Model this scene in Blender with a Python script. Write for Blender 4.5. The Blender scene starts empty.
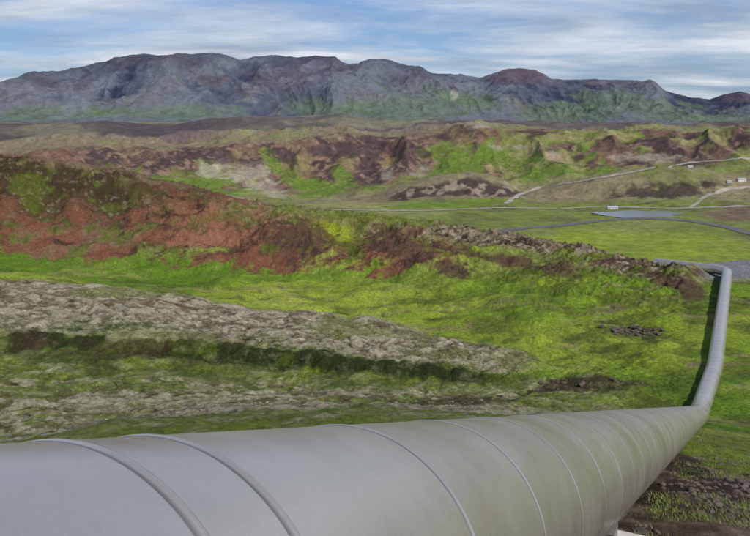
import bpy, math, random
import numpy as np
from mathutils import Vector
rng=np.random.default_rng(7); random.seed(7)
F=750.0; PIT=math.atan(143/750.0); CP,SP=math.cos(PIT),math.sin(PIT)
scene=bpy.context.scene
def ray(px,py):
    u=(px-375)/F; v=(268-py)/F
    return np.array([u, CP+v*SP, -SP+v*CP])
def azsl(px,py):
    d=ray(px,py); h=math.hypot(d[0],d[1]); return math.atan2(d[0],d[1]), d[2]/h
# ---------------- noise
def _h(ix,iy,seed):
    h=(ix.astype(np.int64)*374761393+iy.astype(np.int64)*668265263+seed*1442695041)&0xffffffff
    h=((h^(h>>13))*1274126177)&0xffffffff
    h=(h^(h>>16))&0xffffff
    return h.astype(np.float32)/8388608.0-1.0
def vn(x,y,seed=0):
    fx=np.floor(x); fy=np.floor(y); tx=(x-fx).astype(np.float32); ty=(y-fy).astype(np.float32)
    ix=fx.astype(np.int64); iy=fy.astype(np.int64)
    tx=tx*tx*tx*(tx*(tx*6-15)+10); ty=ty*ty*ty*(ty*(ty*6-15)+10)
    a=_h(ix,iy,seed);b=_h(ix+1,iy,seed);c=_h(ix,iy+1,seed);d=_h(ix+1,iy+1,seed)
    return (a+(b-a)*tx)*(1-ty)+(c+(d-c)*tx)*ty
def fbm(x,y,o=4,seed=0,g=.5):
    s=0;a=1;t=0
    for i in range(o):
        s=s+a*vn(x,y,seed+i*17); t+=a; a*=g
        x,y=(x*1.62-y*1.18)+13.7,(x*1.18+y*1.62)-7.1
    return s/t
def ridg(x,y,o=4,seed=0,g=.55):
    s=0;a=1;t=0
    for i in range(o):
        s=s+a*(1-2*np.abs(vn(x,y,seed+i*17))); t+=a; a*=g
        x,y=(x*1.62-y*1.18)+13.7,(x*1.18+y*1.62)-7.1
    return s/t
def ss(a,b,x):
    t=np.clip((x-a)/(b-a),0,1); return t*t*(3-2*t)
# ---------------- key lines  (px,py,r) or ('z',px,r,z)
GZ=-18.9
def zl(r,z): return [('z',-300,r,z),('z',1050,r,z)]
right=lambda r:[('z',706,r,GZ),('z',760,r,GZ),('z',1050,r,GZ)]
crestE1=[(-300,190),(0,190),(200,195),(300,202),(340,201),(370,197),(395,189),(415,183),(440,177),(470,174),(488,177),(505,183),(520,190),(545,189),(570,184),(600,176),(625,171),(650,168),(680,167),(705,170),(735,178),(760,184),(1050,185)]
crestQ=[(-300,158),(0,156),(30,153),(60,149),(120,147),(180,147),(220,145),(260,142),(300,139),(330,136),(350,135),(380,138),(400,136),(420,132),(450,129),(466,124),(478,120),(492,126),(520,130),(560,133),(620,132),(700,130),(750,126),(1050,124)]
crestS=[(-300,128),(0,125),(60,123),(130,124),(160,127),(190,122),(230,118),(290,116),(330,115),(370,119),(410,122),(450,125),(600,124),(750,124),(1050,124)]
mt=[(-300,95),(-100,90),(0,82),(14,79),(30,75),(45,77),(60,77),(90,68),(115,60),(130,57),(165,56),(185,57),(200,59),(222,58),(240,61),(255,57),(285,59),(320,57),(335,57),(352,69),(360,67),(370,62),(385,61),(405,68),(440,76),(480,81),(498,74),(508,70),(520,69),(535,71),(552,80),(600,80),(640,84),(690,97),(710,99),(725,93),(740,91),(755,96),(900,105),(1050,110)]
K=[
 zl(.3,-1.7-.1),
 [('z',-300,46,-17.6),('z',600,46,-17.6),('z',760,46,-17.5),('z',1050,46,-17.6)],
 [(-300,335,80),(0,352,74),(200,362,66),(350,378,59.5),(480,385,57),(540,380,57.5),(600,376,58)]+right(54),
 [(-300,318,83),(0,334,77.5),(200,340,69.5),(350,356,62.0),(480,374,58.7),(540,375,58.6),(600,371,59.5)]+right(56),
 [(-300,280,115),(0,281,110),(200,303,92),(350,321,80),(480,350,67),(540,366,61),(600,360,63)]+right(59),
 [(-300,275,128),(0,277,122),(200,300,104),(350,315,91),(480,337,74.5),(540,351,68),(600,345,69)]+right(65),
 [(-300,262,150),(0,266,145),(200,280,130),(350,286,117),(480,293,99),(560,303,89),(620,311,82.5)]+right(76),
 [(-300,220,172),(0,220,169),(200,236,151),(350,250,134),(480,263,117),(560,275,104),(620,285,94)]+right(88),
 [(-300,148,205),(-100,153,200),(0,156,195),(60,161,190),(110,169,187),(150,179,182),(200,189,176),(245,202,170),(300,209,164),(360,215,158),(420,221,150),(480,231,140),(540,242,128),(600,253,116),(650,262,106),(684,267,98)]+[('z',712,112,GZ),('z',760,118,GZ),('z',1050,118,GZ)],
 'behind',
 zl(400,-84), zl(545,-90), zl(860,-90),
 [(-300,200,985),(0,200,985),(300,207,985),(400,201,985),(440,199,985),(500,200,985),(530,202,985),(600,199,985),(700,195,985),(750,199,985),(1050,200,985)],
 [(a,b,1050) for a,b in crestE1],
 [(a,b+4,1200) for a,b in crestE1],
 [(-300,188,1350),(0,186,1350),(200,193,1350),(300,197,1350),(370,190,1350),(400,183,1350),(520,181,1350),(560,176,1350),(600,170,1350),(700,163,1350),(750,168,1350),(1050,170,1350)],
 [(a,b,1700) for a,b in crestQ],
 [(a,b+5,2100) for a,b in crestQ],
 [(a,b,2800) for a,b in crestS],
 [(a,b+3,3400) for a,b in crestS],
 [(-300,125.5,4500),(1050,125.5,4500)],
 [(-300,122,5200),(400,122,5200),(500,126,5200),(1050,126,5200)],
 [(-300,108,6000),(0,104,6000),(100,97,6000),(200,92,6000),(340,93,6000),(400,102,6000),(480,106,6000),(520,100,6000),(600,104,6000),(700,113,6000),(1050,118,6000)],
 [(a,b,7000) for a,b in mt],
 zl(9500,150), zl(40000,-60)]
cnt=[150,100,45,110,30,60,70,80,20,10,10,75,20,36,8,15,90,14,36,6,14,10,65,100,8,6]
dense=np.radians(np.linspace(-31,31,1180)); coarse=np.radians(np.concatenate([np.linspace(31.6,60,40),np.linspace(62,298,90),np.linspace(300,328.4,40)]))
AZ=np.concatenate([dense,coarse]); AZw=(AZ+math.pi)%(2*math.pi)-math.pi
def keyarr(L):
    a=[];r=[];z=[]
    for q in L:
        if q[0]=='z':
            az,_=azsl(q[1],300); rr=q[2]; zz=q[3]
        else:
            az,s=azsl(q[0],q[1]); rr=q[2]; zz=rr*s
        a.append(az);r.append(rr);z.append(zz)
    o=np.argsort(a); a=np.array(a)[o]; r=np.array(r)[o]; z=np.array(z)[o]
    return np.interp(AZw,a,r),np.interp(AZw,a,z)
KR=[];KZ=[]
for L in K:
    if L=='behind':
        KR.append(KR[-1]*1.3); KZ.append(KZ[-1]-14)
    else:
        r,z=keyarr(L); KR.append(r);KZ.append(z)
KR=np.array(KR);KZ=np.array(KZ)
def smooth(v,n):
    k=np.hanning(n+2)[1:-1];k/=k.sum()
    return np.convolve(np.pad(v,n//2,mode='edge'),k,'valid')
nd=len(dense)
for i in range(len(K)):
    n=7 if i>=13 else 25
    KZ[i,:nd]=smooth(KZ[i,:nd],n); KR[i,:nd]=smooth(KR[i,:nd],n)
H=np.diff(KR,axis=0); D=np.diff(KZ,axis=0)/H
M=np.zeros_like(KZ); M[0]=D[0];M[-1]=0
for i in range(1,len(K)-1):
    same=(D[i-1]*D[i])>0
    w1=2*H[i]+H[i-1];w2=H[i]+2*H[i-1]
    with np.errstate(all='ignore'):
        hm=(w1+w2)/(w1/D[i-1]+w2/D[i])
    M[i]=np.where(same,hm,0)
Rr=[];Zr=[];KK=[]
for k,n in enumerate(cnt):
    for j in range(n):
        t=j/n
        if k==0: t=t**2.2
        r=KR[k]+H[k]*t
        h=H[k]
        z=(2*t**3-3*t**2+1)*KZ[k]+(t**3-2*t**2+t)*h*M[k]+(-2*t**3+3*t**2)*KZ[k+1]+(t**3-t**2)*h*M[k+1]
        if k==0: z=-1.7+(KZ[1]+1.7)*r/KR[1]
        Rr.append(r);Zr.append(z);KK.append(k+j/n)
Rr.append(KR[-1]);Zr.append(KZ[-1]);KK.append(len(cnt))
R=np.array(Rr);Z=np.array(Zr);KK=np.array(KK)[:,None]*np.ones_like(R)
wf=1-ss(math.radians(50),math.radians(115),np.abs(AZw))[None,:]
Zb=-1.7+.347*40*(1-np.exp(-R/40))
Z=wf*Z+(1-wf)*Zb
X=R*np.sin(AZw)[None,:];Y=R*np.cos(AZw)[None,:]
def proj(X,Y,Z):
    f=Y*CP-Z*SP; f=np.where(f<.05,.05,f)
    return 375+F*X/f, 268-F*(Y*SP+Z*CP)/f
PX0,PY0=proj(X,Y,Z)
rowsN=(KK[:,0]<=9.5).nonzero()[0][-1]+1
rowsM=(KK[:,0]<=18.4).nonzero()[0][-1]+1
rowsF=R.shape[0]
I=np.interp
dz=np.zeros_like(Z)
s=slice(0,rowsN)
x,y=X[s],Y[s]; k=KK[s]; px=PX0[s]; py=PY0[s]
f_big=fbm(x/9,y/9,3,1); f_mid=fbm(x/2.2,y/2.2,4,5); f_sm=fbm(x/.55,y/.55,3,9)
wxn=x+.5*vn(x/1.7,y/1.7,211); wyn=y+.5*vn(x/1.7,y/1.7,212)
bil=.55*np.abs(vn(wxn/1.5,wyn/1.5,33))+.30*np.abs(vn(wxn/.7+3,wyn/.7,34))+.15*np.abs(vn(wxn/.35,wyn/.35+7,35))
bilL=np.abs(fbm(x/6,y/6,2,36))
rd=ridg(x/14,y/14,4,40)
pipeclear=1-.8*ss(665,700,px)*(k>.8)
a_big=I(k,[0,.6,1,2,3,4,5,6,7,8,9.5],[0,.0,.5,.5,.6,.8,.8,1.0,1.2,.5,1])
a_mid=I(k,[0,.3,1,2,3,4,5,6,7,8,9.5],[.0,.1,.18,.20,.18,.18,.18,.2,.6,.6,.5])
a_sm=I(k,[0,.2,1,2,3,4,5,6,7,8,9.5],[.02,.08,.07,.07,.07,.06,.03,.05,.16,.32,.2])
a_bil=I(k,[0,.2,1,2,3,4,4.6,6,7,8,9.5],[0,.1,.36,.42,.48,.42,.2,.25,.5,.6,.5])
redw=ss(6.2,7,k)*(1-ss(430,560,px))
d=a_big*f_big+a_mid*f_mid+a_sm*f_sm+redw*2.0*rd*(1-ss(7.6,8,k))+a_bil*(bil-.22)+I(k,[0,1,3,5,9],[0,.3,.6,.8,.8])*(bilL-.25)
dz[s]=d*pipeclear*ss(.25,.7,k)+f_sm*.03
s=slice(rowsN,rowsM); x,y=X[s],Y[s];k=KK[s]
wx=x+40*fbm(x/120,y/120,2,71); wy=y+40*fbm(x/120,y/120,2,72)
rgM=ridg(wx/130,wy/210,4,61,.45)
d=I(k,[9.5,11,12,13,14,15,16,16.5,17,18,18.4],[3,1.0,1.2,6,4,7,8,30,5,16,28])*rgM+I(k,[9.5,11,12,13,14,15,16.5,18.4],[1,.25,.4,4,2.5,3,5,5])*fbm(x/28,y/28,4,62)
dz[s]=d
s=slice(rowsM,rowsF); x,y=X[s],Y[s];k=KK[s]
wx=x+250*fbm(x/900,y/900,3,81); wy=y+250*fbm(x/900,y/900,3,82)
rg=ridg(wx/620,wy/1500,6,83,.52)
rl=ridg(x/260,y/420,4,88)
d=I(k,[18.4,19,20,21,22,22.5,23,23.6,24,25,26],[0,0,8,5,15,105,160,112,18,120,0])*rg+I(k,[18.4,21,22,23,24,25,26],[5,5,8,28,8,30,0])*fbm(x/180,y/180,4,84)+I(k,[18.4,18.7,19,20,21],[26,26,7,4,0])*np.where(k<21,rl,0)
dz[s]=d
dz*=np.where(KK<1,1,wf*.9+.1)
Z=Z+dz
PX,PY=proj(X,Y,Z)
# ---------------- colours
C=np.zeros(R.shape+(3,),np.float32)
def mix(c,col,m):
    m=np.clip(m,0,1)[...,None]; return c*(1-m)+np.array(col,np.float32)*m
def ell(px,py,cx,cy,sx,sy,ang=0,nz=0,soft=.35):
    a=math.radians(ang);dx=px-cx;dy=py-cy
    q=np.hypot((dx*math.cos(a)+dy*math.sin(a))/sx,(-dx*math.sin(a)+dy*math.cos(a))/sy)
    return 1-ss(1-soft,1+soft,q+nz)
# near group
s=slice(0,rowsN); x,y=X[s],Y[s];k=KK[s];px=PX[s];py=PY[s]
n60=fbm(x/38,y/24,3,100)
n25=fbm(x/16,y/16,3,101);n5=fbm(x/4,y/4,4,102);n1=fbm(x/1.0,y/1.0,4,103,.65);n03=fbm(x/.35,y/.35,3,104,.7)
nst=fbm(x/9+n5,y/2.5,4,105)
jit=.5*n5+.35*n1
c=np.zeros(k.shape+(3,),np.float32)+np.array([.160,.235,.020],np.float32)
c=mix(c,(.245,.300,.034),ss(-.1,.4,n60+.3*n5))
c=mix(c,(.078,.145,.012),ss(-.1,.3,-n60+.5*n25)*.8)
c=mix(c,(.32,.31,.085),ss(.1,.5,n25+.4*nst)*.45)
c=mix(c,(.068,.095,.016),ss(.05,.4,-n25*.5+.7*n5)*.7)
c=mix(c,(.045,.055,.016),ss(.2,.55,n1+.3*n5)*.45)
c=mix(c,(.19,.145,.08),ss(.22,.45,nst+.3*n1)*.5)
c=mix(c,(.040,.055,.014),ss(.10,.4,-f_mid-.3*f_big)*.5)  # hollows deepened with shade painted into the albedo
c=mix(c,(.05,.07,.014),ss(.15,.05,bil)*.5)  # creases between moss lumps darkened, imitating ambient occlusion
c=mix(c,(.100,.175,.014),ss(5.6,6.2,k+.2*n5)*(1-ss(6.4,6.7,k))*(1-ss(500,600,px))*.6)
# foreground field
fld=ss(.5,.9,k)*(1-ss(1.9,2.1,k))*(1-ss(500,640,px+60*n5))
c=mix(c,(.12,.125,.035),fld*.85)
c=mix(c,(.205,.185,.11),fld*ss(-.2,.15,n5*.6+n1*.6+.25*n25+.4*(bil-.2)))
c=mix(c,(.32,.295,.20),fld*ss(.3,.5,bil+.3*n1)*.6)
c=mix(c,(.105,.145,.015),fld*ss(.08,.35,nst-.2*n1)*.85)
c=mix(c,(.09,.065,.04),fld*ss(.1,.35,-n1+.4*n25)*.6)
c=mix(c,(.032,.030,.013),fld*ss(.19,.07,bil+.1*n5)*.9)  # dark soil tone in lump creases, also painting in occlusion shade
c=mix(c,(.13,.165,.018),fld*ss(1.6,1.85,k+.2*n5)*.6)
# lobe front
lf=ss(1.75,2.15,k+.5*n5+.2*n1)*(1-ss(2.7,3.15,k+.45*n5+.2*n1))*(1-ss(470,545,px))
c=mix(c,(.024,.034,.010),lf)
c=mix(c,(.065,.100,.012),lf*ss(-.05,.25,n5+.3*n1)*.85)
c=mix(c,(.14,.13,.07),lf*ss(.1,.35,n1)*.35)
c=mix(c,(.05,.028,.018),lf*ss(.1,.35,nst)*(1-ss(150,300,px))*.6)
# lobe top
lt=ss(2.8,3.15,k+.4*n5+.2*n1)*(1-ss(3.9,4.5,k+.5*n5))*(1-ss(490,550,px+30*n5))
c=mix(c,(.175,.155,.095),lt)
c=mix(c,(.30,.27,.185),lt*ss(.2,.45,bil+.2*n1))
c=mix(c,(.10,.075,.045),lt*ss(.0,.3,-n1+.5*n5)*.75)
c=mix(c,(.13,.15,.032),lt*ss(.0,.3,n25+.4*n5)*.65)
c=mix(c,(.036,.029,.017),lt*ss(.2,.06,bil+.08*n5)*.9)  # lobe creases: soil colour that doubles as painted crevice shade
c=mix(c,(.125,.07,.042),lt*ss(.15,.45,nst)*.6*(1-ss(150,300,px)))
# red hill
b=6.42+.95*jit+.45*n25
rh=ss(b-.14,b+.16,k)*(1-ss(380,500,px+90*n5))
c=mix(c,(.155,.066,.038),rh)
c=mix(c,(.085,.042,.028),rh*ss(-.05,.35,n5+.3*n25))
c=mix(c,(.23,.108,.062),rh*ss(.05,.45,n25+.4*n1)*.8)
c=mix(c,(.18,.125,.075),rh*ss(.15,.45,-n25+.5*n5)*.6)
c=mix(c,(.032,.022,.014),rh*ss(.15,.45,nst)*.8)
c=mix(c,(.042,.026,.018),rh*ss(.1,.4,-rd+.3*n1)*.7)
c=mix(c,(.09,.115,.016),rh*ss(.12,.3,n5*.8+.4*n1-.25*n25)*.75*ss(7.6,6.7,k))
c=mix(c,(.07,.085,.014),rh*ss(.10,.28,-.3*rd+n5*.7+.3*n25)*.85*ss(90,330,px))
cr=ss(6.95,7.55,k+.8*jit+ss(140,30,px)*.15)*(1-ss(100,210,px+60*n5))
c=mix(c,(.040,.032,.016),cr*.92)
c=mix(c,(.07,.08,.014),cr*ss(.0,.3,n5))
c=mix(c,(.17,.14,.085),cr*ss(.2,.45,n1)*.7)
c=mix(c,(.20,.125,.09),ss(7.72,7.95,k+.2*n5)*(1-ss(60,200,px))*.75)
# crest right grey
cg=ss(7.25,7.65,k+.35*jit)*ss(200,330,px+50*n5)*(1-ss(680,720,px))
c=mix(c,(.155,.122,.072),cg)
c=mix(c,(.25,.21,.145),cg*ss(.05,.35,n1))
c=mix(c,(.042,.034,.02),cg*ss(.05,.35,-n1+.4*n5))
c=mix(c,(.12,.15,.018),cg*ss(.0,.3,n25+.5*n5)*.8)
c=mix(c,(.22,.26,.02),ell(px,py,335,232,26,9,10,jit)*.9)
for e in [(565,270,22,9,15),(690,290,14,14,50),(440,266,30,8,10),(400,245,40,14,10),(300,240,40,16,10),(520,262,16,6,10),(660,276,26,7,20),(480,256,30,6,10),(610,262,20,5,10)]:
    c=mix(c,(.080,.046,.032),ell(px,py,*e[:4],e[4],jit*1.9)*.85)
for e in [(628,332,38,7,4),(600,384,60,6,0),(470,400,50,5,0),(560,384,30,4,-8)]:
    c=mix(c,(.040,.032,.016),ell(px,py,*e[:4],e[4],jit*1.8)*.8)
    c=mix(c,(.13,.10,.06),ell(px,py,*e[:4],e[4],jit*1.3+.2)*ss(.1,.4,n03))
# near brown soil beside the pipe
nb=(1-ss(.72,.95,k+.3*jit))
c=mix(c,(.070,.046,.033),nb)
c=mix(c,(.15,.11,.08),nb*ss(.1,.4,n1))
c=mix(c,(.03,.023,.018),nb*ss(.05,.35,-n1+.3*n03)*.85)
c=mix(c,(.12,.165,.018),nb*ss(-.08,.2,n5*.7+n25*.6-.12+ss(.5,.8,k)*.4)*.9)
tr=ss(7.45,7.6,k)*ss(698,712,px)
c=mix(c,(.17,.17,.175),tr*(1-ss(8.3,8.6,k)))
c*= (1+.24*n03+.16*n1)[...,None]
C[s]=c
# middle group
s=slice(rowsN,rowsM); x,y=X[s],Y[s];k=KK[s];px=PX[s];py=PY[s]
nA=fbm(x/160,y/160,3,201);nB=fbm(x/45,y/45,4,202);nC=fbm(x/12,y/12,3,203,.65)
ng=ridg(x/45+nB,y/140,4,204)
jit=.45*nB+.3*nC
c=np.zeros(k.shape+(3,),np.float32)+np.array([.165,.20,.048],np.float32)
c=mix(c,(.25,.24,.10),ss(0,.4,nA+.3*nB))
c=mix(c,(.13,.10,.065),ss(.2,.5,nB-.2*nA)*.7)
e=ss(12.5,13,k)*(1-ss(15.2,16,k))
c=mix(c,(.23,.185,.12),e*.8)
c=mix(c,(.15,.18,.045),e*ss(.0,.3,nA+.4*nB)*.75)
c=mix(c,(.12,.085,.06),e*ss(.1,.4,-rgM*.6+.6*nC)*.7)
clf=ss(12.9,13.1,k+.25*nB)*(1-ss(13.5,13.8,k+.35*nB))*ss(375,400,px)*(1-ss(515,530,px))
c=mix(c,(.07,.052,.042),clf)
c=mix(c,(.065,.048,.040),ell(px,py,685,188,56,7,-6,jit*2.4)*(k<15)*.9)
c=mix(c,(.28,.23,.17),clf*ss(.0,.3,nC)*.7)
c=mix(c,(.14,.20,.025),ell(px,py,450,204,70,3.5,-3,jit)*(k<13.6))
fc=(k>15.7).astype(np.float32)
bf=ss(15.9,16.15,k+.3*nB)
c=mix(c,(.165,.102,.075),bf)
c=mix(c,(.062,.042,.044),bf*ss(-.1,.45,ng+.3*nB)*.9)
c=mix(c,(.26,.175,.11),bf*ss(.0,.35,nC*.8+.6*nB)*.6)
c=mix(c,(.17,.085,.06),bf*ss(.0,.4,nA+.3*nB)*.5)
c=mix(c,(.24,.20,.11),bf*ss(16.75,16.95,k+.2*nB)*.6)
grn=ss(430,560,px+60*nB)
c=mix(c,(.125,.18,.032),bf*grn*ss(-.15,.15,nA*.5+nB*.8-.2*ng)*.9)
c=mix(c,(.26,.22,.11),bf*grn*ss(.1,.35,nB)*.7)
c=mix(c,(.12,.175,.025),bf*ss(.05,.35,-ng+.4*nB)*(1-grn)*ss(16.8,16.2,k)*.85)
for q in [(170,188,70,14,0),(215,180,16,14,40),(300,184,24,10,35),(330,190,30,8,10),(455,168,42,12,-20),(500,158,40,10,0),(380,190,30,5,0),(60,180,60,12,0),(545,172,40,7,0),(345,180,8,16,-30),(275,165,6,16,-35),(445,150,26,6,-10)]:
    c=mix(c,(.12,.18,.026),fc*ell(px,py,*q[:4],q[4],jit*2.2)*.8)
for q in [(248,174,26,10,25),(262,185,22,6,20),(555,156,9,4,0),(478,124,14,4,0),(210,172,10,6,0),(420,170,12,5,0),(650,158,22,3,0),(388,172,6,10,0),(520,147,18,3,0)]:
    c=mix(c,(.33,.29,.22),fc*ell(px,py,*q[:4],q[4],jit*3)*.65)
for q in [(372,158,12,24,20),(405,152,20,14,-10),(345,152,26,7,0),(290,158,18,8,30),(230,158,22,6,10)]:
    c=mix(c,(.068,.045,.048),fc*ell(px,py,*q[:4],q[4],jit*1.9)*.75)
c=mix(c,(.36,.24,.18),fc*ell(px,py,556,157,12,4,0,jit*1.5)*.6)
tp=ss(16.85,17.05,k)
c=mix(c,(.20,.165,.11),tp*.6)
c=mix(c,(.13,.09,.08),tp*ss(-.05,.3,-rgM)*.8*(1-grn))
c=mix(c,(.15,.19,.06),tp*ss(.05,.3,nB+.3*nA)*.5)
for q in [(640,245,120,13,2),(700,255,60,14,0),(560,240,70,6,5)]:
    c=mix(c,(.22,.28,.032),ell(px,py,*q[:4],q[4],jit*.8)*.85*(k<12.6))
c=mix(c,(.13,.16,.04),ss(.1,.4,nB+.4*nC)*(k<12.6)*.45)
c=mix(c,(.16,.115,.08),ell(px,py,735,214,30,8,0,jit)*.9)
c*=(1+.25*nC)[...,None]
C[s]=c
# far group
s=slice(rowsM,rowsF); x,y=X[s],Y[s];k=KK[s];px=PX[s];py=PY[s]
nA=fbm(x/1100,y/1100,3,301);nB=fbm(x/320,y/320,4,302);nC=fbm(x/90,y/90,4,303,.65)
jit=.5*nB+.3*nC
c=np.zeros(k.shape+(3,),np.float32)+np.array([.15,.125,.115],np.float32)
c=mix(c,(.18,.21,.10),ss(-.05,.3,nA+.5*nB)*.8)
c=mix(c,(.11,.082,.095),(1-ss(170,260,px+50*nB))*(k<19.6)*.8)
c=mix(c,(.26,.24,.16),ss(.12,.4,nB+.3*nC)*(k<22)*.6)
c=mix(c,(.085,.068,.072),ss(.05,.35,-nB+.3*nC-.3*rl)*(k<21.5)*.65)
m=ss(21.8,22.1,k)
c=mix(c,(.092,.106,.148),m)  # aerial haze put into the rock colour as blue-grey; no real atmosphere
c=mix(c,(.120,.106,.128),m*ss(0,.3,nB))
c=mix(c,(.036,.044,.080),m*ss(.0,.3,-rg+.3*nC))  # gullies painted darker, ridges paler below: relief shading in the albedo
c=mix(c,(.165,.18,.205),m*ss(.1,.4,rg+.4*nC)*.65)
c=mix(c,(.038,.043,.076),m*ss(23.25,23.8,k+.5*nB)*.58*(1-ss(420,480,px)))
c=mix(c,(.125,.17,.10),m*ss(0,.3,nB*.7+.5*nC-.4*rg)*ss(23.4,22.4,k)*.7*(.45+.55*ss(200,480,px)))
for q in [(410,105,70,14,0),(460,98,60,10,10),(560,112,60,8,0),(640,106,60,10,10),(50,112,60,8,0),(330,108,40,8,0),(700,118,60,5,0),(150,112,60,6,0)]:
    c=mix(c,(.125,.175,.10),m*ell(px,py,*q[:4],q[4],jit*2.2)*.65)
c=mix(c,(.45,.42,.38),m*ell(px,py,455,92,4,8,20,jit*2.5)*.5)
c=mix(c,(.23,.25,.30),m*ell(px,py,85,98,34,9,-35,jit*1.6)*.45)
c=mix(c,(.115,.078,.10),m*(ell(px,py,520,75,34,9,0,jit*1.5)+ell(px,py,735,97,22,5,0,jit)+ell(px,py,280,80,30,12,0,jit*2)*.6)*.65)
c*=(1+.2*nC)[...,None]
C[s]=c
C=np.clip(C,.006,.9)
# ---------------- mesh build
def mesh_from(name,co,faces,mats,cols=None,smoothf=True,parent=None):
    me=bpy.data.meshes.new(name)
    co=np.asarray(co,np.float32); faces=np.asarray(faces,np.int32)
    nf,w=faces.shape
    me.vertices.add(len(co)); me.vertices.foreach_set('co',co.ravel())
    me.loops.add(nf*w); me.loops.foreach_set('vertex_index',faces.ravel())
    me.polygons.add(nf); me.polygons.foreach_set('loop_start',np.arange(0,nf*w,w,dtype=np.int32))
    me.polygons.foreach_set('use_smooth',np.full(nf,smoothf))
    me.update(calc_edges=True)
    if nf<200000: me.validate()
    if cols is not None:
        at=me.color_attributes.new('Col','FLOAT_COLOR','POINT')
        at.data.foreach_set('color',np.concatenate([cols,np.ones((len(cols),1))],1).astype(np.float32).ravel())
    for m in mats if isinstance(mats,list) else [mats]: me.materials.append(m)
    ob=bpy.data.objects.new(name,me); scene.collection.objects.link(ob)
    if parent: ob.parent=parent
    return ob
def nodes(m):
    m.use_nodes=True; nt=m.node_tree; return nt,nt.nodes['Principled BSDF']
def terrain_mat(name,sc,amp,bump,dist):
    m=bpy.data.materials.new(name); nt,b=nodes(m); N=nt.nodes;L=nt.links
    at=N.new('ShaderNodeVertexColor'); at.layer_name='Col'
    tc=N.new('ShaderNodeTexCoord')
    n1=N.new('ShaderNodeTexNoise'); n1.inputs['Scale'].default_value=sc; n1.inputs['Detail'].default_value=8; n1.inputs['Roughness'].default_value=.7
    L.new(tc.outputs['Object'],n1.inputs['Vector'])
    mr=N.new('ShaderNodeMapRange'); mr.inputs[1].default_value=.3; mr.inputs[2].default_value=.7; mr.inputs[3].default_value=1-amp; mr.inputs[4].default_value=1+amp
    L.new(n1.outputs[0],mr.inputs[0])
    mu=N.new('ShaderNodeVectorMath'); mu.operation='SCALE'
    L.new(at.outputs['Color'],mu.inputs[0]); L.new(mr.outputs[0],mu.inputs['Scale'])
    L.new(mu.outputs[0],b.inputs['Base Color'])
    b.inputs['Roughness'].default_value=.95; b.inputs['Specular IOR Level'].default_value=.1
    bp=N.new('ShaderNodeBump'); bp.inputs['Strength'].default_value=bump; bp.inputs['Distance'].default_value=dist
    L.new(n1.outputs[0],bp.inputs['Height']); L.new(bp.outputs[0],b.inputs['Normal'])
    return m
def grid_obj(name,r0,r1,mat):
    P=np.stack([X[r0:r1],Y[r0:r1],Z[r0:r1]],-1); nr,nc=P.shape[:2]
    idx=np.arange(nr*nc).reshape(nr,nc)
    a=idx[:-1];b=idx[1:]
    f=np.stack([a,np.roll(a,-1,1),np.roll(b,-1,1),b],-1).reshape(-1,4)[:, ::-1]
    return mesh_from(name,P.reshape(-1,3),f,mat,C[r0:r1].reshape(-1,3))
mN=terrain_mat('moss_and_soil',3.5,.55,1.0,.17); mM=terrain_mat('heath',.12,.35,.9,3.5); mF=terrain_mat('mountain_rock_hazed',.02,.28,1.0,28)
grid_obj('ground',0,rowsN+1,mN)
grid_obj('hills',rowsN,rowsM+1,mM)
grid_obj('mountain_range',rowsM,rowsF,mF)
# ---------------- terrain queries
def hit(px,py,rmin=40):
    az,sl=azsl(px,py); c=int(np.argmin(np.abs(AZw[:nd]-az))); s_=Z[:,c]/R[:,c]
    w=np.nonzero((s_>=sl)&(R[:,c]>rmin))[0]
    i=w[0] if len(w) else -2
    r=R[i,c]; return np.array([r*math.sin(az),r*math.cos(az),Z[i,c]])
def hz(x,y):
    az=math.atan2(x,y); r=math.hypot(x,y); c=int(np.argmin(np.abs(((AZw-az+math.pi)%(2*math.pi))-math.pi)))
    return float(np.interp(r,R[:,c],Z[:,c]))
def simple_mat(name,col,rough=.7,metal=0,var=.15,scale=4,bump=0):
    m=bpy.data.materials.new(name); nt,b=nodes(m);N=nt.nodes;L=nt.links
    tc=N.new('ShaderNodeTexCoord'); n=N.new('ShaderNodeTexNoise'); n.inputs['Scale'].default_value=scale;n.inputs['Detail'].default_value=6
    L.new(tc.outputs['Object'],n.inputs['Vector'])
    cr=N.new('ShaderNodeValToRGB'); e=cr.color_ramp.elements
    e[0].position=.3;e[1].position=.7
    e[0].color=tuple(c*(1-var) for c in col)+(1,);e[1].color=tuple(min(1,c*(1+var)) for c in col)+(1,)
    L.new(n.outputs[0],cr.inputs[0]);L.new(cr.outputs[0],b.inputs['Base Color'])
    b.inputs['Roughness'].default_value=rough;b.inputs['Metallic'].default_value=metal
    if bump:
        bp=N.new('ShaderNodeBump');bp.inputs['Strength'].default_value=bump;bp.inputs['Distance'].default_value=.03
        L.new(n.outputs[0],bp.inputs['Height']);L.new(bp.outputs[0],b.inputs['Normal'])
    return m
asphalt=simple_mat('asphalt',(.10,.098,.095),.9,scale=.3); gravel=simple_mat('gravel',(.28,.25,.20),.9,scale=.1,var=.3); conc=simple_mat('concrete',(.48,.46,.43),.85,scale=6,bump=.4)
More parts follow.
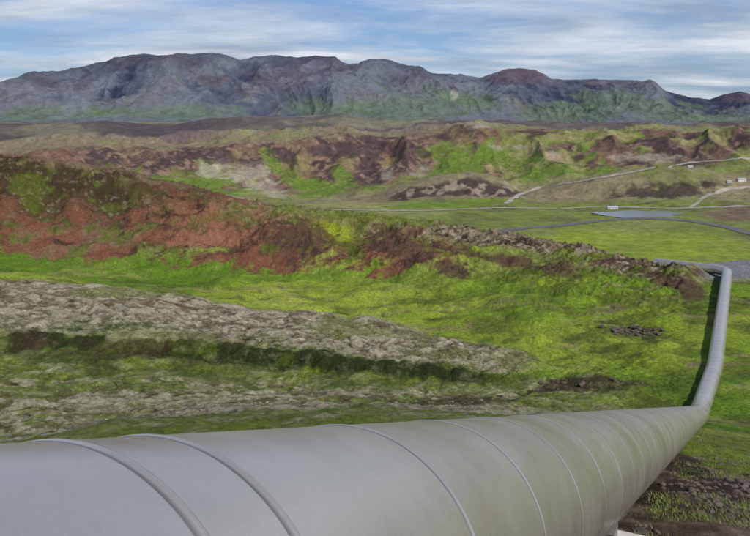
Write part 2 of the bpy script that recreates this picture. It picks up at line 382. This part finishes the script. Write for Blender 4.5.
def road(name,pts,w,mat,lift=.35):
    P=[]
    for i in range(len(pts)-1):
        (x0,y0),(x1,y1)=pts[i],pts[i+1]; n=max(2,int(math.hypot(x1-x0,y1-y0)/3))
        for j in range(n):
            t=j/n; P.append(hit(x0+(x1-x0)*t,y0+(y1-y0)*t,350))
    P=np.array(P); Q=P.copy()
    for _ in range(4):
        Q[1:-1]=(Q[:-2]+Q[1:-1]*2+Q[2:])/4
    Ls=np.concatenate([[0],np.cumsum(np.linalg.norm(np.diff(Q[:,:2],axis=0),axis=1))]); tt=np.arange(0,Ls[-1],3.0)
    Q=np.stack([np.interp(tt,Ls,Q[:,0]),np.interp(tt,Ls,Q[:,1])],1)
    T=np.gradient(Q,axis=0); T/=np.linalg.norm(T,axis=1)[:,None]+1e-6
    co=[];m=7
    for p,t in zip(Q,T):
        nrm=np.array([-t[1],t[0]])
        for j in range(m):
            o=(j/(m-1)-.5)*w*(1+.12*math.sin(p[0]*.05+j)); xx,yy=p[:2]+nrm*o; co.append((xx,yy,hz(xx,yy)+lift))
    n=len(Q); f=[]
    for i in range(n-1):
        for j in range(m-1):
            a=i*m+j; f.append((a,a+1,a+m+1,a+m))
    return mesh_from(name,co,f,mat)
road('asphalt_road',[(482,234),(520,229),(560,226),(600,221),(640,218.5),(690,221),(720,226),(765,238)],12,asphalt)
road('gravel_road',[(560,209),(600,207),(680,209),(765,206)],8,gravel)
road('gravel_road',[(310,210),(360,210.5),(430,211),(500,208),(560,209)],8,gravel)
road('gravel_road',[(505,204),(515,196),(545,187),(590,180),(640,171),(690,163),(765,158)],6,gravel,.6)
road('gravel_road',[(690,209),(700,200),(725,190),(765,186)],5,gravel,.5)
# pond
wat=bpy.data.materials.new('pond_water');nt,b=nodes(wat);b.inputs['Base Color'].default_value=(.14,.17,.20,1);b.inputs['Roughness'].default_value=.2
nn=nt.nodes.new('ShaderNodeTexNoise');nn.inputs['Scale'].default_value=1.5;bb=nt.nodes.new('ShaderNodeBump');bb.inputs['Strength'].default_value=.3;nt.links.new(nn.outputs[0],bb.inputs['Height']);nt.links.new(bb.outputs[0],b.inputs['Normal'])
pc=hit(638,214.5,350);co=[(pc[0],pc[1],0)];n=64
for j in range(n):
    a=2*math.pi*j/n; q=1+.18*math.sin(2*a+1)+.12*math.sin(5*a)+.06*math.sin(9*a+2)
    co.append((pc[0]+38*q*math.cos(a),pc[1]+34*q*math.sin(a),0))
zmax=max(hz(p[0],p[1]) for p in co); co=[(p[0],p[1],zmax+.1) for p in co]
mesh_from('pond',co,[(0,j+1,(j+1)%n+1) for j in range(n)],wat,smoothf=False)
# ---------------- houses
wm=simple_mat('white_paint',(.66,.66,.64),.6,var=.05); rm=simple_mat('grey_roof_metal',(.35,.37,.40),.5); gm=simple_mat('window_glass',(.04,.05,.06),.15)
def box(name,cx,cy,cz,sx,sy,sz,mat,par):
    v=[(cx+a*sx/2,cy+b*sy/2,cz+c_*sz/2) for a in(-1,1) for b in(-1,1) for c_ in(-1,1)]
    f=[(0,1,3,2),(4,6,7,5),(0,4,5,1),(2,3,7,6),(0,2,6,4),(1,5,7,3)]
    return mesh_from(name,v,f,mat,smoothf=False,parent=par)
def house(px,py,w,d,h,rot):
    p=hit(px,py,300); e=bpy.data.objects.new('white_building',None); scene.collection.objects.link(e)
    e.location=(p[0],p[1],hz(p[0],p[1])-.5); e.rotation_euler=(0,0,math.radians(rot))
    box('walls',0,0,h/2,w,d,h,wm,e)
    v=[];o=.4
    for sx_ in(-1,1):
        v+=[(sx_*(w/2+o),-d/2-o,h-.1),(sx_*(w/2+o),0,h+d*.28),(sx_*(w/2+o),d/2+o,h-.1)]
    mesh_from('roof',v,[(0,1,4,3),(1,2,5,4)],rm,smoothf=False,parent=e)
    mesh_from('gables',[(-w/2,-d/2,h),(-w/2,d/2,h),(-w/2,0,h+d*.25),(w/2,-d/2,h),(w/2,d/2,h),(w/2,0,h+d*.25)],[(0,2,1),(3,4,5)],wm,smoothf=False,parent=e)
    n=max(2,int(w/3))
    for i in range(n): box('window_%d'%i,-w/2+(i+.5)*w/n,-d/2,h*.55,.8,.12,.7,gm,e)
    box('door',w*.31,-d/2,1.1,1.0,.16,2.0,rm,e)
for a in [(612,209,11,6,2.2,4),(741,181,10,5,2.6,8),(729,183,5,4,2.0,-15),(690,168,6,4,2.2,0)]: house(*a)
# ---------------- pipeline
RP=.6
nrm=lambda v:v/np.linalg.norm(v)
d=nrm(ray(721.3,404.5))
def perp(v): v=v-d*np.dot(v,d); return nrm(v)
t1=perp(ray(0,444)); t2=perp(ray(605,536))
half=math.acos(np.dot(t1,t2))/2; b_=nrm(t1+t2); Dd=RP/math.sin(half); A0=b_*Dd
bend=A0+d*54
def atz(px,py,z): 
    r_=ray(px,py); return r_*(z/r_[2])
zb=bend[2]
c1=atz(715,366,zb+.0); c2=atz(727.5,270.5,zb+.5); c3=atz(655,262.5,zb+.3)
path=[A0-d*28,bend,c1,c2,c3]
def fillet(P,rad):
    out=[P[0]]
    for i in range(1,len(P)-1):
        a=nrm(P[i-1]-P[i]);b=nrm(P[i+1]-P[i]); q0=P[i]+a*rad[i-1]; q2=P[i]+b*rad[i-1]
        for j in range(17):
            t=j/16; out.append((1-t)**2*q0+2*t*(1-t)*P[i]+t*t*q2)
    out.append(P[-1]); return np.array(out)
fp=fillet([np.array(p) for p in path],[2.6,2.0,2.2])
seg=np.linalg.norm(np.diff(fp,axis=0),axis=1); S=np.concatenate([[0],np.cumsum(seg)]); tot=S[-1]
def at(s_): return np.array([np.interp(s_,S,fp[:,i]) for i in range(3)])
rings=[28+q for q in (1.33,1.64,2.76,3.80,4.85)]
while rings[-1]<tot-1: rings.append(rings[-1]+1.0)
q=28+.4
while q>1: rings.insert(0,q); q-=1.0
st=[]
base=list(np.arange(0,tot,.15))
# extra stations hug the joint so the sheet stays cylindrical right up to the bead
for g in rings: st+= [(g-.034,0.0),(g-.0295,0.0),(g-.0280,.0016),(g-.012,.0016),(g-.009,.0024),(g-.006,.0045),(g,.0056),(g+.006,.0045),(g+.009,.0014),(g+.011,0.0),(g+.015,0.0)]
rs=np.array(rings)
st+=[(b0,0.0) for b0 in base if np.min(np.abs(rs-b0))>.05]
st.sort(key=lambda t:t[0])
NS=160; co=[];pc_=[];T0=nrm(at(.1)-at(0)); U=nrm(np.cross(T0,[0,0,1]))
tone=rng.uniform(.95,1.05,len(rings)+2)
aa=2*np.pi*np.arange(NS)/NS
for s_,dr in st:
    p=at(s_);T=nrm(at(min(s_+.05,tot))-at(max(s_-.05,0)))
    U=nrm(U-T*np.dot(U,T));V=np.cross(U,T)
    i_=int(np.searchsorted(rs,s_-.012))
    dd=s_-rs[np.argmin(np.abs(rs-s_))]
    wob=.0012*np.sin(3*aa+s_*.7)
    co.append(p+(U[None]*np.cos(aa)[:,None]+V[None]*np.sin(aa)[:,None])*(RP+dr+wob)[:,None])
    tv=tone[i_]*(.5 if (.0085<dd<.0125 or -.0300<dd<-.0275) else 1)
    pc_.append(np.full((NS,3),tv))
co=np.concatenate(co);pc_=np.concatenate(pc_)
n=len(st);idx=np.arange(n*NS).reshape(n,NS)
f=np.stack([idx[:-1],np.roll(idx[:-1],-1,1),np.roll(idx[1:],-1,1),idx[1:]],-1).reshape(-1,4)
pm=bpy.data.materials.new('painted_aluminium_cladding'); nt,b=nodes(pm);N=nt.nodes;L=nt.links
tc=N.new('ShaderNodeTexCoord')
n1=N.new('ShaderNodeTexNoise');n1.inputs['Scale'].default_value=1.3;n1.inputs['Detail'].default_value=10;n1.inputs['Roughness'].default_value=.68
n2=N.new('ShaderNodeTexNoise');n2.inputs['Scale'].default_value=70;n2.inputs['Detail'].default_value=6;n2.inputs['Roughness'].default_value=.7
L.new(tc.outputs['Object'],n1.inputs['Vector']);L.new(tc.outputs['Object'],n2.inputs['Vector'])
cr=N.new('ShaderNodeValToRGB');e=cr.color_ramp.elements
e[0].position=.3;e[0].color=(.47,.43,.38,1);e[1].position=.7;e[1].color=(.58,.54,.49,1)
L.new(n1.outputs[0],cr.inputs[0])
mr=N.new('ShaderNodeMapRange');mr.inputs[1].default_value=.3;mr.inputs[2].default_value=.7;mr.inputs[3].default_value=.95;mr.inputs[4].default_value=1.04
L.new(n2.outputs[0],mr.inputs[0])
mu=N.new('ShaderNodeVectorMath');mu.operation='SCALE';L.new(cr.outputs[0],mu.inputs[0]);L.new(mr.outputs[0],mu.inputs['Scale'])
va=N.new('ShaderNodeVertexColor');va.layer_name='Col'
m3=N.new('ShaderNodeVectorMath');m3.operation='MULTIPLY';L.new(mu.outputs[0],m3.inputs[0]);L.new(va.outputs[0],m3.inputs[1]);L.new(m3.outputs[0],b.inputs['Base Color'])
b.inputs['Metallic'].default_value=.68
r2=N.new('ShaderNodeMapRange');r2.inputs[1].default_value=.3;r2.inputs[2].default_value=.7;r2.inputs[3].default_value=.22;r2.inputs[4].default_value=.36;L.new(n1.outputs[0],r2.inputs[0]);L.new(r2.outputs[0],b.inputs['Roughness'])
bp=N.new('ShaderNodeBump');bp.inputs['Strength'].default_value=.05;bp.inputs['Distance'].default_value=.02;L.new(n1.outputs[0],bp.inputs['Height']);L.new(bp.outputs[0],b.inputs['Normal'])
pe=bpy.data.objects.new('pipeline',None);scene.collection.objects.link(pe)
sh=mesh_from('pipe_shell',co,f,pm,cols=pc_,parent=pe)
steel=simple_mat('galvanised_steel',(.3,.3,.3),.5,.6)
i=0; s_=28+8.4-2*12
while s_<tot-2:
    p=at(s_);T=nrm(at(s_+.1)-at(s_-.1)); g=hz(p[0],p[1]); yaw=math.atan2(T[1],T[0])
    e=bpy.data.objects.new('support_%d'%i,None);scene.collection.objects.link(e);e.parent=pe;e.location=p;e.rotation_euler=(0,0,yaw)
    dep=(p[2]-g)+.5; top=-RP-.14; wd=1.5 if i==2 else 1.1
    if dep+top>.1:
        bx=box('plinth',0,0,(top-dep)/2,.6,wd,dep+top,conc,e)
        bv=bx.modifiers.new('b','BEVEL');bv.width=.03;bv.segments=2
    v=[];ff=[]
    pit=math.asin(-T[2]); m=14
    for j in range(m+1):
        a=math.radians(-90-55+110*j/m)
        for xx,rr in((-.14,RP+.012),(.14,RP+.012),(.14,RP+.04),(-.14,RP+.04)):
            zz=rr*math.sin(a)-xx*math.tan(pit); v.append((xx,rr*math.cos(a),zz))
    for j in range(m):
        for q in range(4): ff.append((j*4+q,j*4+(q+1)%4,j*4+4+(q+1)%4,j*4+4+q))
    mesh_from('cradle',v,ff,steel,parent=e)
    box('foot',0,0,top+.08,.3,.8,.16,steel,e)
    i+=1; s_+=12
# ---------------- scattered rocks & tufts
def ico():
    import bmesh
    bm=bmesh.new();bmesh.ops.create_icosphere(bm,subdivisions=2,radius=1);v=np.array([q.co[:] for q in bm.verts]);f=np.array([[w.index for w in q.verts] for q in bm.faces]);bm.free();return v,f
IV,IF=ico()
def rocks(name,pts,szs,mat,flat=.6):
    CO=[];FF=[];o=0
    for p,sz in zip(pts,szs):
        q=IV*(1+.35*vn(IV[:,0]*1.7+p[0]*3,IV[:,1]*1.7+IV[:,2]*2.1+p[1]*3,5)[:,None]); a=random.random()*6.28
        q=q*np.array([1,.6+.5*random.random(),flat*(.7+.6*random.random())])*sz
        q=np.stack([q[:,0]*math.cos(a)-q[:,1]*math.sin(a),q[:,0]*math.sin(a)+q[:,1]*math.cos(a),q[:,2]],1)
        CO.append(q+np.array(p));FF.append(IF+o);o+=len(IV)
    return mesh_from(name,np.concatenate(CO),np.concatenate(FF),mat,smoothf=False)
lava=simple_mat('lava_rock',(.085,.063,.05),.95,var=.5,scale=2,bump=.8)
lich=simple_mat('lichen_rock',(.18,.16,.11),.95,var=.6,scale=2.5,bump=.8)
pts=[];sz=[]
off0=A0[0]*d[1]-A0[1]*d[0]
while len(pts)<4200:
    a=math.radians(random.uniform(19,36)) if random.random()<.88 else math.radians(random.uniform(-180,180)); r=3+33*random.random()**1.1
    x_,y_=r*math.sin(a),r*math.cos(a)
    if abs(x_*d[1]-y_*d[0]-off0)<.45: continue
    if fbm(np.array([x_/2.]),np.array([y_/2.]),2,55)[0]<-.1: continue
    q=.015+.07*random.random()**4; pts.append((x_,y_,hz(x_,y_)));sz.append(q)
rocks('lava_stones',pts,sz,lava)
pts=[];sz=[]
for cx,cy,sx,sy,nn in [(630,332,26,5,90),(600,384,40,4,10)]:
    for _ in range(nn):
        p=hit(random.gauss(cx,sx*.55),random.gauss(cy,sy*.55)); q=.08+.26*random.random()**2; pts.append((p[0],p[1],p[2]+q*.2));sz.append(q)
rocks('lava_boulders',pts,sz,lava)
pts=[];sz=[]
for _ in range(1600):
    px_=random.uniform(-40,520);t=random.random(); 
    lo=I(px_,[0,200,350,480,540],[331,337,350,370,375]);hi=I(px_,[0,200,350,480,540],[283,305,323,352,368])
    py_=lo+(hi-lo)*t if random.random()<.7 else random.uniform(385,435)
    p=hit(px_,py_);q=.04+.10*random.random()**3;pts.append((p[0],p[1],p[2]));sz.append(q)
rocks('lichen_stones',pts,sz,lich)
# grass tufts
gmat=simple_mat('grass_blades',(.12,.155,.025),.8,var=.5,scale=1.2)
CO=[];FF=[];o=0;cntb=0
while cntb<2600:
    a=math.radians(random.uniform(19,36));r=8+36*random.random()
    x_,y_=r*math.sin(a),r*math.cos(a)
    if fbm(np.array([x_/2.5]),np.array([y_/2.5]),3,91)[0]<.02: continue
    if abs(x_*d[1]-y_*d[0]-off0)<.5: continue
    cntb+=1; z_=hz(x_,y_)
    for _ in range(18):
        t=random.random()*6.28;h=.012+.03*random.random();l=.02+.05*random.random();bx=x_+random.gauss(0,.10);by=y_+random.gauss(0,.10);w=.006
        cx,cy=math.cos(t),math.sin(t)
        CO+=[(bx-cy*w,by+cx*w,z_-.02),(bx+cy*w,by-cx*w,z_-.02),(bx+cx*l,by+cy*l,z_+h)];FF.append((o,o+1,o+2));o+=3
mesh_from('grass',CO,FF,gmat,smoothf=False)
# ---------------- camera, world, sun
cam=bpy.data.cameras.new('camera');co_=bpy.data.objects.new('camera',cam);scene.collection.objects.link(co_)
cam.sensor_width=36;cam.lens=36;cam.clip_start=.05;cam.clip_end=90000
co_.rotation_euler=(math.pi/2-PIT,0,0);scene.camera=co_
SUN_EL=math.radians(44);SUN_AZ=math.radians(142)
sd=np.array([math.sin(SUN_AZ)*math.cos(SUN_EL),math.cos(SUN_AZ)*math.cos(SUN_EL),math.sin(SUN_EL)])
sl=bpy.data.lights.new('sun','SUN');sl.energy=4.1;sl.angle=math.radians(3);sl.color=(1,.95,.87)
so=bpy.data.objects.new('sun',sl);scene.collection.objects.link(so);so.rotation_euler=Vector(sd).to_track_quat('Z','Y').to_euler()
w=bpy.data.worlds.new('World');scene.world=w;w.use_nodes=True;nt=w.node_tree;N=nt.nodes;L=nt.links
bg=N['Background'];bg.inputs['Strength'].default_value=.12
sky=N.new('ShaderNodeTexSky');sky.sky_type='NISHITA';sky.sun_disc=False;sky.sun_elevation=SUN_EL;sky.sun_rotation=SUN_AZ
tc=N.new('ShaderNodeTexCoord');sp=N.new('ShaderNodeSeparateXYZ');L.new(tc.outputs['Generated'],sp.inputs[0])
def math_(op,a,b=None):
    m=N.new('ShaderNodeMath');m.operation=op
    for i_,v in enumerate((a,b)):
        if v is None: continue
        if isinstance(v,(int,float)): m.inputs[i_].default_value=v
        else: L.new(v,m.inputs[i_])
    return m.outputs[0]
zc=math_('ADD',math_('MAXIMUM',sp.outputs[2],0.0),.08)
cx=math_('DIVIDE',sp.outputs[0],zc);cy=math_('DIVIDE',sp.outputs[1],zc)
cb=N.new('ShaderNodeCombineXYZ');L.new(cx,cb.inputs[0]);L.new(cy,cb.inputs[1])
mp=N.new('ShaderNodeMapping');mp.inputs['Rotation'].default_value=(0,0,math.radians(14));mp.inputs['Location'].default_value=(5.3,2.9,0);mp.inputs['Scale'].default_value=(.5,.8,1);L.new(cb.outputs[0],mp.inputs[0])
cn=N.new('ShaderNodeTexNoise');cn.inputs['Scale'].default_value=1.0;cn.inputs['Detail'].default_value=10;cn.inputs['Roughness'].default_value=.58;cn.inputs['Distortion'].default_value=.7;L.new(mp.outputs[0],cn.inputs['Vector'])
cr=N.new('ShaderNodeValToRGB');e=cr.color_ramp.elements;e[0].position=.37;e[0].color=(.18,.18,.18,1);e[1].position=.60;e[1].color=(1,1,1,1);L.new(cn.outputs[0],cr.inputs[0])
ov=N.new('ShaderNodeMapRange');ov.inputs[1].default_value=.2;ov.inputs[2].default_value=.7;ov.inputs[3].default_value=1;ov.inputs[4].default_value=.3;L.new(sp.outputs[2],ov.inputs[0])  # cloud cover thinned overhead, out of view, to lower the sky fill
cov=math_('MULTIPLY',cr.outputs[0],ov.outputs[0])
cn2=N.new('ShaderNodeTexNoise');cn2.inputs['Scale'].default_value=1.3;cn2.inputs['Detail'].default_value=8;cn2.inputs['Roughness'].default_value=.58;L.new(mp.outputs[0],cn2.inputs['Vector'])
cc=N.new('ShaderNodeValToRGB');e=cc.color_ramp.elements;e[0].position=.38;e[0].color=(3.0,3.6,4.6,1);e[1].position=.62;e[1].color=(6.2,6.6,7.2,1);L.new(cn2.outputs[0],cc.inputs[0])
tint=N.new('ShaderNodeMix');tint.data_type='RGBA';tint.blend_type='MULTIPLY';tint.inputs[0].default_value=1
L.new(sky.outputs[0],tint.inputs[6]);tint.inputs[7].default_value=(.42,.62,.92,1)
mx=N.new('ShaderNodeMix');mx.data_type='RGBA';L.new(cov,mx.inputs[0]);L.new(tint.outputs[2],mx.inputs[6]);L.new(cc.outputs[0],mx.inputs[7]);L.new(mx.outputs[2],bg.inputs['Color'])
scene.view_settings.view_transform='Standard';scene.view_settings.look='None';scene.view_settings.exposure=0
